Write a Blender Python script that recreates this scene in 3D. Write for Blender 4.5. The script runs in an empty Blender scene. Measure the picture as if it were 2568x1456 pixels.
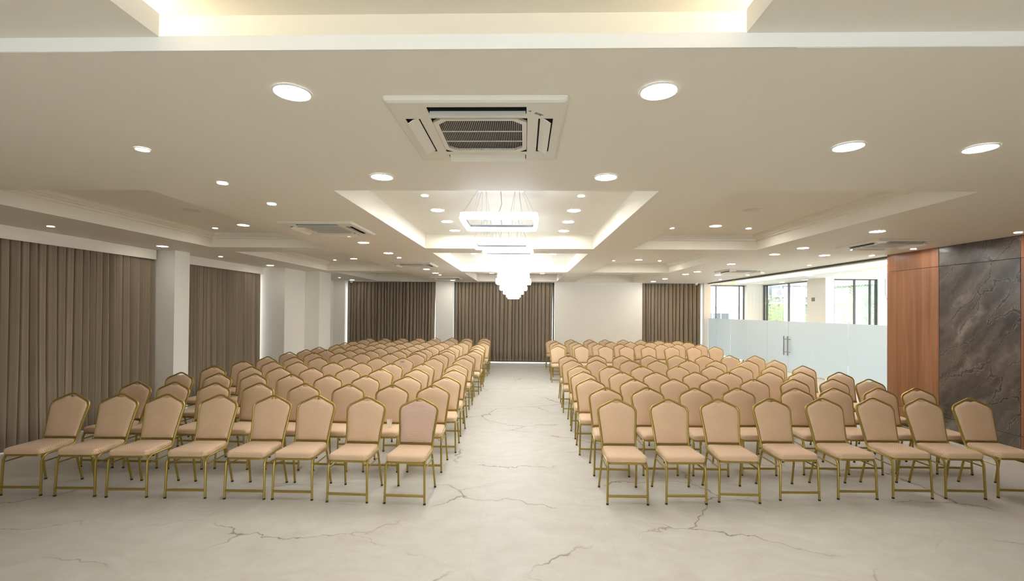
import bpy, math, random
from mathutils import Vector, Matrix
random.seed(7)
PI = math.pi
C = bpy.context.scene.collection
CEIL = 3.058          # main ceiling height (m)
EYE = 1.979

LEFT = [
  [(-1.191, 4.931), (-1.79, 4.945), (-2.381, 4.982), (-2.883, 4.975), (-3.508, 4.97), (-4.128, 4.964), (-4.677, 4.965), (-5.252, 4.96)],
  [(-1.198, 5.856), (-1.737, 5.835), (-2.345, 5.837), (-2.944, 5.848), (-3.573, 5.848), (-4.141, 5.817), (-4.711, 5.831), (-5.243, 5.828)],
  [(-1.148, 6.636), (-1.743, 6.66), (-2.39, 6.679), (-2.969, 6.686), (-3.567, 6.704), (-4.147, 6.713), (-4.706, 6.719), (-5.335, 6.748)],
  [(-1.178, 7.475), (-1.819, 7.507), (-2.431, 7.5), (-2.989, 7.524), (-3.623, 7.54), (-4.171, 7.523), (-4.697, 7.562), (-5.365, 7.591)],
  [(-1.248, 8.311), (-1.875, 8.312), (-2.471, 8.318), (-3.063, 8.371), (-3.588, 8.362), (-4.264, 8.364), (-4.766, 8.398), (-5.361, 8.431)],
  [(-1.27, 9.368), (-1.878, 9.278), (-2.513, 9.3), (-3.063, 9.286), (-3.632, 9.226), (-4.266, 9.217), (-4.768, 9.22), (-5.339, 9.201)],
  [(-1.308, 10.239), (-1.929, 10.295), (-2.486, 10.26), (-3.07, 10.244), (-3.71, 10.248), (-4.232, 10.212), (-4.822, 10.232), (-5.417, 10.253)],
  [(-1.241, 11.029), (-1.872, 10.965), (-2.571, 10.966), (-3.074, 10.975), (-3.749, 10.949), (-4.251, 10.901), (-4.821, 10.919), (-5.333, 10.923)],
  [(-1.242, 11.637), (-1.991, 11.636), (-2.568, 11.597), (-3.099, 11.594), (-3.756, 11.697), (-4.258, 11.633), (-4.82, 11.696), (-5.376, 11.724)],
  [(-1.297, 12.46), (-1.976, 12.43), (-2.56, 12.467), (-3.081, 12.455), (-3.689, 12.501), (-4.266, 12.533), (-4.768, 12.544), (-5.271, 12.609)],
  [(-1.332, 13.376), (-1.989, 13.309), (-2.545, 13.308), (-3.107, 13.285), (-3.655, 13.279), (-4.275, 13.396), (-4.838, 13.343), (-5.34, 13.404)],
  [(-1.278, 14.066), (-1.908, 14.08), (-2.534, 14.088), (-3.093, 14.148), (-3.639, 14.138), (-4.185, 14.193), (-4.705, 14.229), (-5.428, 14.288)],
  [(-1.346, 15.22), (-1.933, 15.177), (-2.523, 15.157), (-3.101, 15.181), (-3.646, 15.106), (-4.206, 15.116), (-4.724, 15.051), (-5.387, 15.162)],
  [(-1.417, 16.538), (-2.054, 16.467), (-2.583, 16.33), (-3.226, 16.346), (-3.736, 16.212), (-4.328, 16.154), (-4.952, 16.081), (-5.455, 15.924)],
]
RIGHT = [
  [(1.073, 5.02), (1.679, 5.061), (2.26, 5.123), (2.916, 5.212), (3.557, 5.271), (4.174, 5.319), (4.746, 5.337), (5.349, 5.381)],
  [(1.075, 5.83), (1.656, 5.884), (2.272, 5.893), (2.867, 5.949), (3.642, 5.989), (4.198, 6.038), (4.818, 6.089), (5.329, 6.102)],
  [(0.994, 6.625), (1.66, 6.659), (2.252, 6.707), (2.861, 6.755), (3.496, 6.808), (4.118, 6.841), (4.743, 6.899), (5.3, 6.933)],
  [(1.008, 7.435), (1.636, 7.476), (2.206, 7.491), (2.884, 7.555), (3.463, 7.601), (4.163, 7.665), (4.721, 7.713), (5.392, 7.734)],
  [(1.029, 8.264), (1.6, 8.291), (2.197, 8.346), (2.895, 8.441), (3.563, 8.509), (4.09, 8.52), (4.713, 8.588), (5.326, 8.64)],
  [(0.991, 9.229), (1.496, 9.286), (2.184, 9.32), (2.774, 9.343), (3.458, 9.473), (4.02, 9.454), (4.7, 9.551), (5.325, 9.628)],
  [(1.011, 10.231), (1.673, 10.31), (2.231, 10.3), (2.903, 10.428), (3.527, 10.497), (4.183, 10.53), (4.817, 10.625), (5.411, 10.64)],
  [(0.98, 12.964), (1.679, 13.132), (2.383, 13.19), (2.995, 13.212), (3.607, 13.207), (4.287, 13.219), (4.926, 13.227), (5.606, 13.364)],
  [(1.09, 13.987), (1.709, 14.068), (2.332, 14.082), (2.988, 14.075), (3.62, 14.133), (4.275, 14.193), (4.824, 14.288), (5.492, 14.242)],
  [(1.044, 14.822), (1.688, 14.898), (2.308, 14.949), (2.897, 15.067), (3.54, 15.099), (4.215, 15.215), (4.834, 15.294), (5.529, 15.429)],
  [(0.981, 15.92), (1.662, 15.99), (2.312, 16.088), (2.876, 16.114), (3.507, 16.155), (4.149, 16.172), (4.79, 16.213), (5.439, 16.239)],
]
# ------------------------------------------------------------------ helpers
class G:
    """collects vertices and faces, links them as ONE mesh object"""
    def __init__(s): s.v = []; s.f = []; s.mi = []; s.cur = 0
    def face(s, pts):
        b = len(s.v); s.v += [tuple(p) for p in pts]; s.f.append(tuple(range(b, b+len(pts)))); s.mi.append(s.cur)
    def add(s, vs, fs):
        b = len(s.v); s.v += [tuple(p) for p in vs]
        for f in fs: s.f.append(tuple(b+i for i in f)); s.mi.append(s.cur)
    def box(s, x0, x1, y0, y1, z0, z1):
        s.add([(x0,y0,z0),(x1,y0,z0),(x1,y1,z0),(x0,y1,z0),(x0,y0,z1),(x1,y0,z1),(x1,y1,z1),(x0,y1,z1)],
              [(0,3,2,1),(4,5,6,7),(0,1,5,4),(1,2,6,5),(2,3,7,6),(3,0,4,7)])
        return s
    def bbox(s, x0, x1, y0, y1, z0, z1, b):
        """box with chamfered edges"""
        vs = []; 
        for sx in (0,1):
            for sy in (0,1):
                for sz in (0,1):
                    X = (x0,x1)[sx]; Y = (y0,y1)[sy]; Z = (z0,z1)[sz]
                    dx = b*(1-2*sx); dy = b*(1-2*sy); dz = b*(1-2*sz)
                    vs += [(X,Y+dy,Z+dz),(X+dx,Y,Z+dz),(X+dx,Y+dy,Z)]
        def i(sx,sy,sz,k): return (sx*4+sy*2+sz)*3+k
        fs = []
        for q in (0,1):
            fs.append([i(q,0,0,0),i(q,1,0,0),i(q,1,1,0),i(q,0,1,0)])
            fs.append([i(0,q,0,1),i(1,q,0,1),i(1,q,1,1),i(0,q,1,1)])
            fs.append([i(0,0,q,2),i(1,0,q,2),i(1,1,q,2),i(0,1,q,2)])
            for p in (0,1):
                fs.append([i(0,q,p,1),i(1,q,p,1),i(1,q,p,2),i(0,q,p,2)])
                fs.append([i(q,0,p,0),i(q,1,p,0),i(q,1,p,2),i(q,0,p,2)])
                fs.append([i(q,p,0,0),i(q,p,1,0),i(q,p,1,1),i(q,p,0,1)])
                for r in (0,1): fs.append([i(q,p,r,0),i(q,p,r,1),i(q,p,r,2)])
        s.add(vs, fs); return s
    def tube(s, pts, r, n=8, close=False, caps=True, rx=None):
        """round tube along a path; rx gives an oval second radius"""
        P = [Vector(p) for p in pts]; N = len(P); b = len(s.v)
        def tan(i):
            if close: return (P[(i+1)%N]-P[(i-1)%N]).normalized()
            return (P[min(i+1,N-1)]-P[max(i-1,0)]).normalized()
        t = tan(0); u = t.orthogonal().normalized()
        for i in range(N):
            t = tan(i); u = (u-t*u.dot(t)).normalized(); w = t.cross(u)
            for k in range(n):
                a = 2*PI*k/n
                s.v.append(tuple(P[i]+u*(math.cos(a)*r)+w*(math.sin(a)*(rx or r))))
        for i in range(N if close else N-1):
            j = (i+1)%N
            for k in range(n):
                q = (k+1)%n
                s.f.append((b+i*n+k, b+i*n+q, b+j*n+q, b+j*n+k)); s.mi.append(s.cur)
        if caps and not close:
            s.f.append(tuple(b+k for k in reversed(range(n)))); s.f.append(tuple(b+(N-1)*n+k for k in range(n))); s.mi += [s.cur]*2
        return s
    def lathe(s, prof, cx, cy, n=24, z=0):
        b = len(s.v)
        for r, h in prof:
            for k in range(n):
                a = 2*PI*k/n; s.v.append((cx+r*math.cos(a), cy+r*math.sin(a), z+h))
        for i in range(len(prof)-1):
            for k in range(n):
                q = (k+1)%n; s.f.append((b+i*n+k, b+i*n+q, b+(i+1)*n+q, b+(i+1)*n+k)); s.mi.append(s.cur)
        s.f.append(tuple(b+k for k in reversed(range(n)))); s.f.append(tuple(b+(len(prof)-1)*n+k for k in range(n))); s.mi += [s.cur]*2
        return s
    def loops(s, rings):
        """skin a list of equal-length closed loops, capped at both ends"""
        n = len(rings[0]); b = len(s.v)
        for r in rings: s.v += [tuple(p) for p in r]
        for i in range(len(rings)-1):
            for k in range(n):
                q = (k+1)%n; s.f.append((b+i*n+k, b+i*n+q, b+(i+1)*n+q, b+(i+1)*n+k)); s.mi.append(s.cur)
        s.f.append(tuple(b+k for k in reversed(range(n)))); s.f.append(tuple(b+(len(rings)-1)*n+k for k in range(n))); s.mi += [s.cur]*2
        return s
    def build(s, name, mat=None, parent=None, smooth=False, loc=None):
        me = bpy.data.meshes.new(name); me.from_pydata(s.v, [], s.f)
        for m in (mat if isinstance(mat, (list, tuple)) else [mat]):
            if m: me.materials.append(m)
        if isinstance(mat, (list, tuple)): me.polygons.foreach_set('material_index', s.mi)
        me.validate(); me.update()
        if smooth:
            me.polygons.foreach_set('use_smooth', [True]*len(me.polygons))
            try: me.set_sharp_from_angle(angle=math.radians(40))
            except Exception: pass
        o = bpy.data.objects.new(name, me); C.objects.link(o)
        if parent: o.parent = parent
        if loc: o.location = loc
        return o

def recalc(o):
    import bmesh
    b = bmesh.new(); b.from_mesh(o.data); bmesh.ops.recalc_face_normals(b, faces=b.faces[:]); b.to_mesh(o.data); b.free()
    return o
def tag(o, label, cat, group=None, kind=None):
    o['label'] = label; o['category'] = cat
    if group: o['group'] = group
    if kind: o['kind'] = kind
    return o
def thing(name, label, cat, loc=(0,0,0), rz=0, group=None):
    o = bpy.data.objects.new(name, None); C.objects.link(o)
    o.location = loc; o.rotation_euler = (0,0,rz); o.empty_display_size = .1
    return tag(o, label, cat, group)
def struct(o, label=None):
    o['kind'] = 'structure'
    if label: o['label'] = label
    return o
def dup(root, loc, rz, label, group=None, skip=()):
    r = root.copy(); C.objects.link(r); r.location = loc; r.rotation_euler = (0,0,rz); r['label'] = label
    if group: r['group'] = group
    for ch in root.children:
        if ch.name.split('.')[0] in skip: continue
        c = ch.copy(); C.objects.link(c); c.parent = r
        for g in ch.children:
            if g.name.split('.')[0] in skip: continue
            d = g.copy(); C.objects.link(d); d.parent = c
    return r
def fillet(pts, rad, n=6, close=False):
    """polyline with rounded corners; rad is one radius or one per point"""
    P = [Vector(p) for p in pts]; N = len(P); out = []
    for i in range(N):
        r = rad[i] if isinstance(rad, (list, tuple)) else rad
        if (not close and i in (0, N-1)) or r <= 0: out.append(P[i].copy()); continue
        a = (P[i-1]-P[i]); c = (P[(i+1)%N]-P[i]); la, lc = a.length, c.length; a.normalize(); c.normalize()
        ang = a.angle(c); d = min(r/math.tan(ang/2), la*.49, lc*.49); rr = d*math.tan(ang/2)
        bis = (a+c).normalized(); cen = P[i]+bis*(rr/math.sin(ang/2))
        s = P[i]+a*d-cen; e = P[i]+c*d-cen
        for k in range(n+1):
            out.append(cen+s.normalized().slerp(e.normalized(), k/n).normalized()*s.length if s.length > 1e-9 else P[i])
    return out

# ------------------------------------------------------------------ materials
def mat(name):
    m = bpy.data.materials.new(name); m.use_nodes = True
    nt = m.node_tree; nt.nodes.clear()
    out = nt.nodes.new('ShaderNodeOutputMaterial')
    return m, nt, out
def N(nt, typ, ins=None, **kw):
    n = nt.nodes.new(typ)
    for k, v in kw.items(): setattr(n, k, v)
    for k, v in (ins or {}).items():
        if hasattr(v, 'is_output') or isinstance(v, bpy.types.NodeSocket): nt.links.new(v, n.inputs[k])
        else: n.inputs[k].default_value = v
    return n
def c4(c): return (c[0], c[1], c[2], 1)
def pbr(name, col, rough=.5, metal=0, spec=.5, coat=0):
    m, nt, out = mat(name)
    b = N(nt, 'ShaderNodeBsdfPrincipled', {'Base Color': c4(col), 'Roughness': rough, 'Metallic': metal, 'Specular IOR Level': spec, 'Coat Weight': coat})
    nt.links.new(b.outputs[0], out.inputs[0]); m['b'] = 1
    return m
def math_(nt, op, a, b=None, clamp=False):
    n = nt.nodes.new('ShaderNodeMath'); n.operation = op; n.use_clamp = clamp
    for i, v in enumerate((a, b)):
        if v is None: continue
        if isinstance(v, (int, float)): n.inputs[i].default_value = v
        else: nt.links.new(v, n.inputs[i])
    return n.outputs[0]
def ramp(nt, fac, stops):
    r = nt.nodes.new('ShaderNodeValToRGB'); e = r.color_ramp.elements
    while len(e) < len(stops): e.new(.5)
    for el, (p, c) in zip(e, stops): el.position = p; el.color = c4(c) if not isinstance(c, (int, float)) else (c,c,c,1)
    nt.links.new(fac, r.inputs[0]); return r.outputs[0]
def mixc(nt, fac, a, b):
    n = nt.nodes.new('ShaderNodeMix'); n.data_type = 'RGBA'
    for sock, v in ((n.inputs[0], fac), (n.inputs[6], a), (n.inputs[7], b)):
        if isinstance(v, bpy.types.NodeSocket): nt.links.new(v, sock)
        elif isinstance(v, (int, float)): sock.default_value = v
        else: sock.default_value = c4(v)
    return n.outputs[2]
def objco(nt): return nt.nodes.new('ShaderNodeTexCoord').outputs['Object']
def emit(name, col, s):
    m, nt, out = mat(name)
    e = N(nt, 'ShaderNodeEmission', {'Color': c4(col), 'Strength': s}); nt.links.new(e.outputs[0], out.inputs[0])
    return m

def m_paint(name, col, bump=.02):
    m, nt, out = mat(name); co = objco(nt)
    n1 = N(nt, 'ShaderNodeTexNoise', {'Vector': co, 'Scale': .7, 'Detail': 3})
    colr = mixc(nt, n1.outputs[0], [c*.97 for c in col], [min(1, c*1.02) for c in col])
    n2 = N(nt, 'ShaderNodeTexNoise', {'Vector': co, 'Scale': 60, 'Detail': 2})
    bp = N(nt, 'ShaderNodeBump', {'Height': n2.outputs[0], 'Strength': bump, 'Distance': .01})
    b = N(nt, 'ShaderNodeBsdfPrincipled', {'Base Color': colr, 'Roughness': .55, 'Specular IOR Level': .3, 'Normal': bp.outputs[0]})
    nt.links.new(b.outputs[0], out.inputs[0]); return m

def m_fabric(name, base, dark, p=.02, rough=.85, amp=1.0, bump=.5):
    """small dimpled weave: staggered dots"""
    m, nt, out = mat(name); co = objco(nt)
    sp = N(nt, 'ShaderNodeSeparateXYZ', {'Vector': co})
    v = math_(nt, 'ADD', sp.outputs[1], sp.outputs[2])
    k = 2*PI/p
    a = math_(nt, 'SINE', math_(nt, 'MULTIPLY', sp.outputs[0], k)); b_ = math_(nt, 'SINE', math_(nt, 'MULTIPLY', v, k*.8))
    d = math_(nt, 'MULTIPLY', a, b_)
    f = ramp(nt, math_(nt, 'ADD', math_(nt, 'MULTIPLY', d, .5), .5), [(.0, 0.), (.55, .0), (.92, 1.)])
    nz = N(nt, 'ShaderNodeTexNoise', {'Vector': co, 'Scale': 5, 'Detail': 3})
    oi = nt.nodes.new('ShaderNodeObjectInfo')
    bs = mixc(nt, nz.outputs[0], [c*.9 for c in base], [c*1.08 for c in base])
    col = mixc(nt, math_(nt, 'MULTIPLY', f, amp), bs, dark)
    bp = N(nt, 'ShaderNodeBump', {'Height': math_(nt, 'SUBTRACT', 1.0, f), 'Strength': bump, 'Distance': .003})
    b = N(nt, 'ShaderNodeBsdfPrincipled', {'Base Color': col, 'Roughness': rough, 'Specular IOR Level': .25, 'Sheen Weight': .15, 'Normal': bp.outputs[0]})
    nt.links.new(b.outputs[0], out.inputs[0]); return m

def m_curtain():
    m, nt, out = mat('curtain_cloth'); co = objco(nt)
    mp = N(nt, 'ShaderNodeMapping', {'Vector': co, 'Scale': (1, 1, .08)})
    n1 = N(nt, 'ShaderNodeTexNoise', {'Vector': mp.outputs[0], 'Scale': 9, 'Detail': 3})
    n2 = N(nt, 'ShaderNodeTexNoise', {'Vector': co, 'Scale': 260, 'Detail': 1})
    col = mixc(nt, n1.outputs[0], CURT_A, CURT_B)
    bp = N(nt, 'ShaderNodeBump', {'Height': n2.outputs[0], 'Strength': .25, 'Distance': .002})
    b = N(nt, 'ShaderNodeBsdfPrincipled', {'Base Color': col, 'Roughness': .8, 'Specular IOR Level': .2, 'Sheen Weight': .2, 'Normal': bp.outputs[0]})
    nt.links.new(b.outputs[0], out.inputs[0]); return m

def m_marble_floor():
    m, nt, out = mat('marble_floor'); co = objco(nt)
    # broad warping
    wn = N(nt, 'ShaderNodeTexNoise', {'Vector': co, 'Scale': .9, 'Detail': 4, 'Roughness': .6})
    wv = N(nt, 'ShaderNodeVectorMath', {0: wn.outputs[1], 1: (.5,.5,.5)}, operation='SUBTRACT')
    ws = N(nt, 'ShaderNodeVectorMath', {0: wv.outputs[0], 'Scale': .9}, operation='SCALE')
    wj = N(nt, 'ShaderNodeTexNoise', {'Vector': co, 'Scale': 7, 'Detail': 5, 'Roughness': .65})
    wjv = N(nt, 'ShaderNodeVectorMath', {0: wj.outputs[1], 1: (.5,.5,.5)}, operation='SUBTRACT')
    wjs = N(nt, 'ShaderNodeVectorMath', {0: wjv.outputs[0], 'Scale': .14}, operation='SCALE')
    w1 = N(nt, 'ShaderNodeVectorMath', {0: co, 1: ws.outputs[0]}, operation='ADD')
    w2 = N(nt, 'ShaderNodeVectorMath', {0: w1.outputs[0], 1: wjs.outputs[0]}, operation='ADD')
    # diagonal, stretched crack network
    mp = N(nt, 'ShaderNodeMapping', {'Vector': w2.outputs[0], 'Rotation': (0,0,math.radians(-40)), 'Scale': (.50, 1.0, 1)})
    vo = N(nt, 'ShaderNodeTexVoronoi', {'Vector': mp.outputs[0], 'Scale': 1.0}, feature='DISTANCE_TO_EDGE', voronoi_dimensions='2D')
    vein = ramp(nt, vo.outputs[0], [(0, 1.), (.003, .8), (.010, 0.)])
    vsoft = ramp(nt, vo.outputs[0], [(0, 1.), (.09, 0.)])
    mk = N(nt, 'ShaderNodeTexNoise', {'Vector': co, 'Scale': .8, 'Detail': 2})
    mask = ramp(nt, mk.outputs[0], [(.45, 0.), (.58, 1.)])
    # finer second set
    mp2 = N(nt, 'ShaderNodeMapping', {'Vector': w2.outputs[0], 'Rotation': (0,0,math.radians(25)), 'Location': (3.3,1.7,0), 'Scale': (.8, 1.3, 1)})
    vo2 = N(nt, 'ShaderNodeTexVoronoi', {'Vector': mp2.outputs[0], 'Scale': 1.5}, feature='DISTANCE_TO_EDGE', voronoi_dimensions='2D')
    vein2 = ramp(nt, vo2.outputs[0], [(0, 1.), (.014, 0.)])
    mk2 = N(nt, 'ShaderNodeTexNoise', {'Vector': co, 'Scale': 1.3, 'Detail': 1})
    mask2 = ramp(nt, mk2.outputs[0], [(.56, 0.), (.72, .35)])
    # cloudy streaks
    mp3 = N(nt, 'ShaderNodeMapping', {'Vector': w1.outputs[0], 'Rotation': (0,0,math.radians(-25)), 'Scale': (1, 2.0, 1)})
    cl = N(nt, 'ShaderNodeTexNoise', {'Vector': mp3.outputs[0], 'Scale': 3.2, 'Detail': 6, 'Roughness': .62})
    base = ramp(nt, cl.outputs[0], [(.3, FLOOR_D), (.7, FLOOR_L)])
    base = mixc(nt, math_(nt, 'MULTIPLY', math_(nt, 'MULTIPLY', vsoft, mask), .10), base, (.42,.36,.28))
    c = mixc(nt, math_(nt, 'MULTIPLY', math_(nt, 'MULTIPLY', vein, mask), .8), base, (.13,.105,.075))
    c = mixc(nt, math_(nt, 'MULTIPLY', vein2, mask2), c, (.34,.27,.19))
    # tile joints
    br = N(nt, 'ShaderNodeTexBrick', {'Vector': N(nt, 'ShaderNodeMapping', {'Vector': co, 'Location': (.40+1.17*8, .02, 0)}).outputs[0], 'Scale': 1, 'Mortar Size': .0022, 'Mortar Smooth': .3, 'Brick Width': 1.17, 'Row Height': 1.17*2, 'Color1': (0,0,0,1), 'Color2': (0,0,0,1), 'Mortar': (1,1,1,1)}, offset=0)
    c = mixc(nt, math_(nt, 'MULTIPLY', br.outputs[0], .35), c, (.40,.35,.28))
    rg = ramp(nt, cl.outputs[0], [(.2, .40), (.8, .50)])
    b = N(nt, 'ShaderNodeBsdfPrincipled', {'Base Color': c, 'Roughness': rg, 'Specular IOR Level': .13})
    nt.links.new(b.outputs[0], out.inputs[0]); return m

def m_wood():
    m, nt, out = mat('walnut_veneer'); co = objco(nt)
    mp = N(nt, 'ShaderNodeMapping', {'Vector': co, 'Scale': (1, 1, .045)})
    n1 = N(nt, 'ShaderNodeTexNoise', {'Vector': mp.outputs[0], 'Scale': 9, 'Detail': 5, 'Roughness': .6, 'Distortion': .4})
    mp2 = N(nt, 'ShaderNodeMapping', {'Vector': co, 'Scale': (1, 1, .02)})
    n2 = N(nt, 'ShaderNodeTexNoise', {'Vector': mp2.outputs[0], 'Scale': 90, 'Detail': 3})
    n3 = N(nt, 'ShaderNodeTexNoise', {'Vector': co, 'Scale': 1.2, 'Detail': 1})
    f = math_(nt, 'ADD', math_(nt, 'MULTIPLY', n1.outputs[0], .65), math_(nt, 'MULTIPLY', n2.outputs[0], .25))
    f = math_(nt, 'ADD', f, math_(nt, 'MULTIPLY', n3.outputs[0], .1))
    col = ramp(nt, f, [(.32, WOOD_D), (.5, WOOD_M), (.68, WOOD_L)])
    b = N(nt, 'ShaderNodeBsdfPrincipled', {'Base Color': col, 'Roughness': .38, 'Specular IOR Level': .4})
    nt.links.new(b.outputs[0], out.inputs[0]); return m

def m_stone():
    m, nt, out = mat('grey_brown_marble'); co = objco(nt)
    sp = N(nt, 'ShaderNodeSeparateXYZ', {'Vector': co})
    al = math_(nt, 'MULTIPLY', math_(nt, 'SUBTRACT', math_(nt, 'MULTIPLY', sp.outputs[2], 1.15), sp.outputs[1]), .66)
    ac_ = math_(nt, 'MULTIPLY', math_(nt, 'ADD', sp.outputs[2], math_(nt, 'MULTIPLY', sp.outputs[1], 1.15)), .66)
    cb = N(nt, 'ShaderNodeCombineXYZ', {0: ac_, 1: math_(nt, 'MULTIPLY', al, .24), 2: 0.0})
    wn = N(nt, 'ShaderNodeTexNoise', {'Vector': co, 'Scale': 2.2, 'Detail': 7, 'Roughness': .62})
    wv = N(nt, 'ShaderNodeVectorMath', {0: wn.outputs[1], 1: (.5,.5,.5)}, operation='SUBTRACT')
    ws = N(nt, 'ShaderNodeVectorMath', {0: wv.outputs[0], 'Scale': .34}, operation='SCALE')
    p = N(nt, 'ShaderNodeVectorMath', {0: cb.outputs[0], 1: ws.outputs[0]}, operation='ADD')
    cl = N(nt, 'ShaderNodeTexNoise', {'Vector': p.outputs[0], 'Scale': 3.4, 'Detail': 7, 'Roughness': .58})
    base = ramp(nt, cl.outputs[0], [(.34, (.034,.025,.019)), (.47, (.080,.063,.050)), (.58, (.120,.098,.080)), (.70, (.23,.195,.16))])
    vo = N(nt, 'ShaderNodeTexVoronoi', {'Vector': p.outputs[0], 'Scale': 3.5}, feature='DISTANCE_TO_EDGE', voronoi_dimensions='2D')
    dk = ramp(nt, vo.outputs[0], [(0, 1.), (.014, .85), (.045, 0.)])
    lt = ramp(nt, vo.outputs[0], [(.02, 0.), (.035, 1.), (.06, 0.)])
    mk = ramp(nt, N(nt, 'ShaderNodeTexNoise', {'Vector': co, 'Scale': 1.4, 'Detail': 2}).outputs[0], [(.36, .2), (.55, 1.)])
    c = mixc(nt, math_(nt, 'MULTIPLY', math_(nt, 'MULTIPLY', dk, mk), .85), base, (.022,.014,.010))
    c = mixc(nt, math_(nt, 'MULTIPLY', math_(nt, 'MULTIPLY', lt, mk), .35), c, (.33,.29,.25))
    # pale flecks
    fw = N(nt, 'ShaderNodeTexNoise', {'Vector': co, 'Scale': 9, 'Detail': 3, 'Distortion': 1.6})
    fl = ramp(nt, math_(nt, 'ABSOLUTE', math_(nt, 'SUBTRACT', fw.outputs[0], .5)), [(0, 1.), (.010, 0.)])
    fm = ramp(nt, N(nt, 'ShaderNodeTexNoise', {'Vector': co, 'Scale': 3.2, 'Detail': 2}).outputs[0], [(.55, 0.), (.68, 1.)])
    c = mixc(nt, math_(nt, 'MULTIPLY', math_(nt, 'MULTIPLY', fl, fm), .6), c, (.50,.46,.42))
    b = N(nt, 'ShaderNodeBsdfPrincipled', {'Base Color': c, 'Roughness': .28, 'Specular IOR Level': .45})
    nt.links.new(b.outputs[0], out.inputs[0]); return m

def m_glass(name, tint=(.98,.99,.988)):
    """thin architectural glass: clear with a Fresnel reflection"""
    m, nt, out = mat(name)
    lw = N(nt, 'ShaderNodeLayerWeight', {'Blend': .5})
    fr_ = math_(nt, 'ADD', math_(nt, 'MULTIPLY', math_(nt, 'POWER', lw.outputs['Facing'], 5.0), .9), .035)
    t = N(nt, 'ShaderNodeBsdfTransparent', {'Color': c4(tint)}); g = N(nt, 'ShaderNodeBsdfGlossy', {'Color': (1,1,1,1), 'Roughness': 0.0})
    mx = N(nt, 'ShaderNodeMixShader', {0: fr_, 1: t.outputs[0], 2: g.outputs[0]})
    nt.links.new(mx.outputs[0], out.inputs[0]); return m
def m_frost():
    m, nt, out = mat('frosted_film')
    d = N(nt, 'ShaderNodeBsdfDiffuse', {'Color': (.80,.845,.865,1)}); t = N(nt, 'ShaderNodeBsdfTranslucent', {'Color': (.62,.665,.685,1)})
    tr = N(nt, 'ShaderNodeBsdfTransparent', {'Color': (.95,.98,.98,1)})
    m1 = N(nt, 'ShaderNodeMixShader', {0: .62, 1: d.outputs[0], 2: t.outputs[0]})
    m2 = N(nt, 'ShaderNodeMixShader', {0: .08, 1: m1.outputs[0], 2: tr.outputs[0]})
    nt.links.new(m2.outputs[0], out.inputs[0]); return m
def m_leaf(name, a, b):
    m, nt, out = mat(name); co = objco(nt)
    n = N(nt, 'ShaderNodeTexNoise', {'Vector': co, 'Scale': 2.5, 'Detail': 2})
    col = mixc(nt, n.outputs[0], a, b)
    d = N(nt, 'ShaderNodeBsdfDiffuse', {'Color': col}); t = N(nt, 'ShaderNodeBsdfTranslucent', {'Color': col})
    mx = N(nt, 'ShaderNodeMixShader', {0: .4, 1: d.outputs[0], 2: t.outputs[0]})
    nt.links.new(mx.outputs[0], out.inputs[0]); return m

# tunable colours
CURT_A = (.25,.195,.135); CURT_B = (.34,.27,.195)
FLOOR_D = (.475,.447,.392); FLOOR_L = (.55,.53,.478)
WOOD_D = (.145,.058,.024); WOOD_M = (.232,.098,.042); WOOD_L = (.31,.145,.068)
PAINT = (.89,.86,.785)
L_BIG = 62; L_SMALL = 85; L_CH = 5.2; L_COVE = 9; SKY = 3.0; EXPO = 1.36

M = dict(
    paint=m_paint('cream_paint', PAINT), ceil=m_paint('ceiling_paint', (.82,.775,.675), .01), lip=m_paint('white_paint', (.86,.86,.83), .01),
    fab=m_fabric('peach_weave', (.66,.475,.32), (.36,.22,.125), amp=.62, bump=.35), fab2=m_fabric('coarse_burlap_weave', (.66,.48,.38), (.24,.13,.09), p=.0185, amp=.95, bump=.8),
    gold=pbr('gold_lacquered_steel', (.36,.26,.058), .34, .65), rubber=pbr('black_rubber', (.012,.011,.010), .6),
    curt=m_curtain(), floor=m_marble_floor(), wood=m_wood(), stone=m_stone(), glass=m_glass('clear_glass'), frost=m_frost(),
    dark=pbr('dark_bronze_metal', (.10,.085,.07), .4, .6), black=pbr('black_skirting', (.012,.010,.009), .35), steel=pbr('brushed_steel', (.35,.32,.29), .35, .9),
    plastic=pbr('off_white_plastic', (.74,.71,.62), .4), inner=pbr('dark_duct_interior', (.012,.013,.016), .7), flap=pbr('grey_vane_plastic', (.62,.60,.53), .4),
    ink=pbr('black_ink', (.02,.018,.016), .6), chrome=pbr('chrome_canopy', (.42,.44,.46), .35, .6), wire=pbr('steel_wire', (.42,.44,.47), .35, .7),
    big=emit('downlight_glow', (1,.97,.92), L_BIG), dim=emit('dimmed_downlight_glow', (1,.97,.92), 16), small=emit('spotlight_glow', (1,.97,.92), L_SMALL),
    crystal=emit('chandelier_glow', (.86,.94,1.0), L_CH), crystal2=emit('bright_chandelier_glow', (.86,.94,1.0), L_CH*1.5), foycove=emit('amber_strip_glow', (1,.48,.14), 18), cove=emit('warm_strip_glow', (1,.86,.68), L_COVE),
    chassis=pbr('grey_lamp_chassis', (.20,.205,.22), .5), white=pbr('white_enamel', (.82,.82,.80), .35), mull=pbr('anthracite_frame', (.035,.040,.045), .4), cup=None,
    bwall=pbr('white_render', (.80,.80,.79), .8), bgrey=pbr('grey_render', (.17,.19,.225), .8), bwin=pbr('grey_window_pane', (.12,.13,.15), .2),
    leaf=m_leaf('pale_leaf', (.20,.27,.12), (.36,.42,.22)), leaf2=m_leaf('deep_leaf', (.13,.20,.10), (.26,.34,.18)), bark=pbr('bark', (.20,.16,.12), .9), ground=pbr('asphalt', (.25,.25,.24), .9),
)
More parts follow.
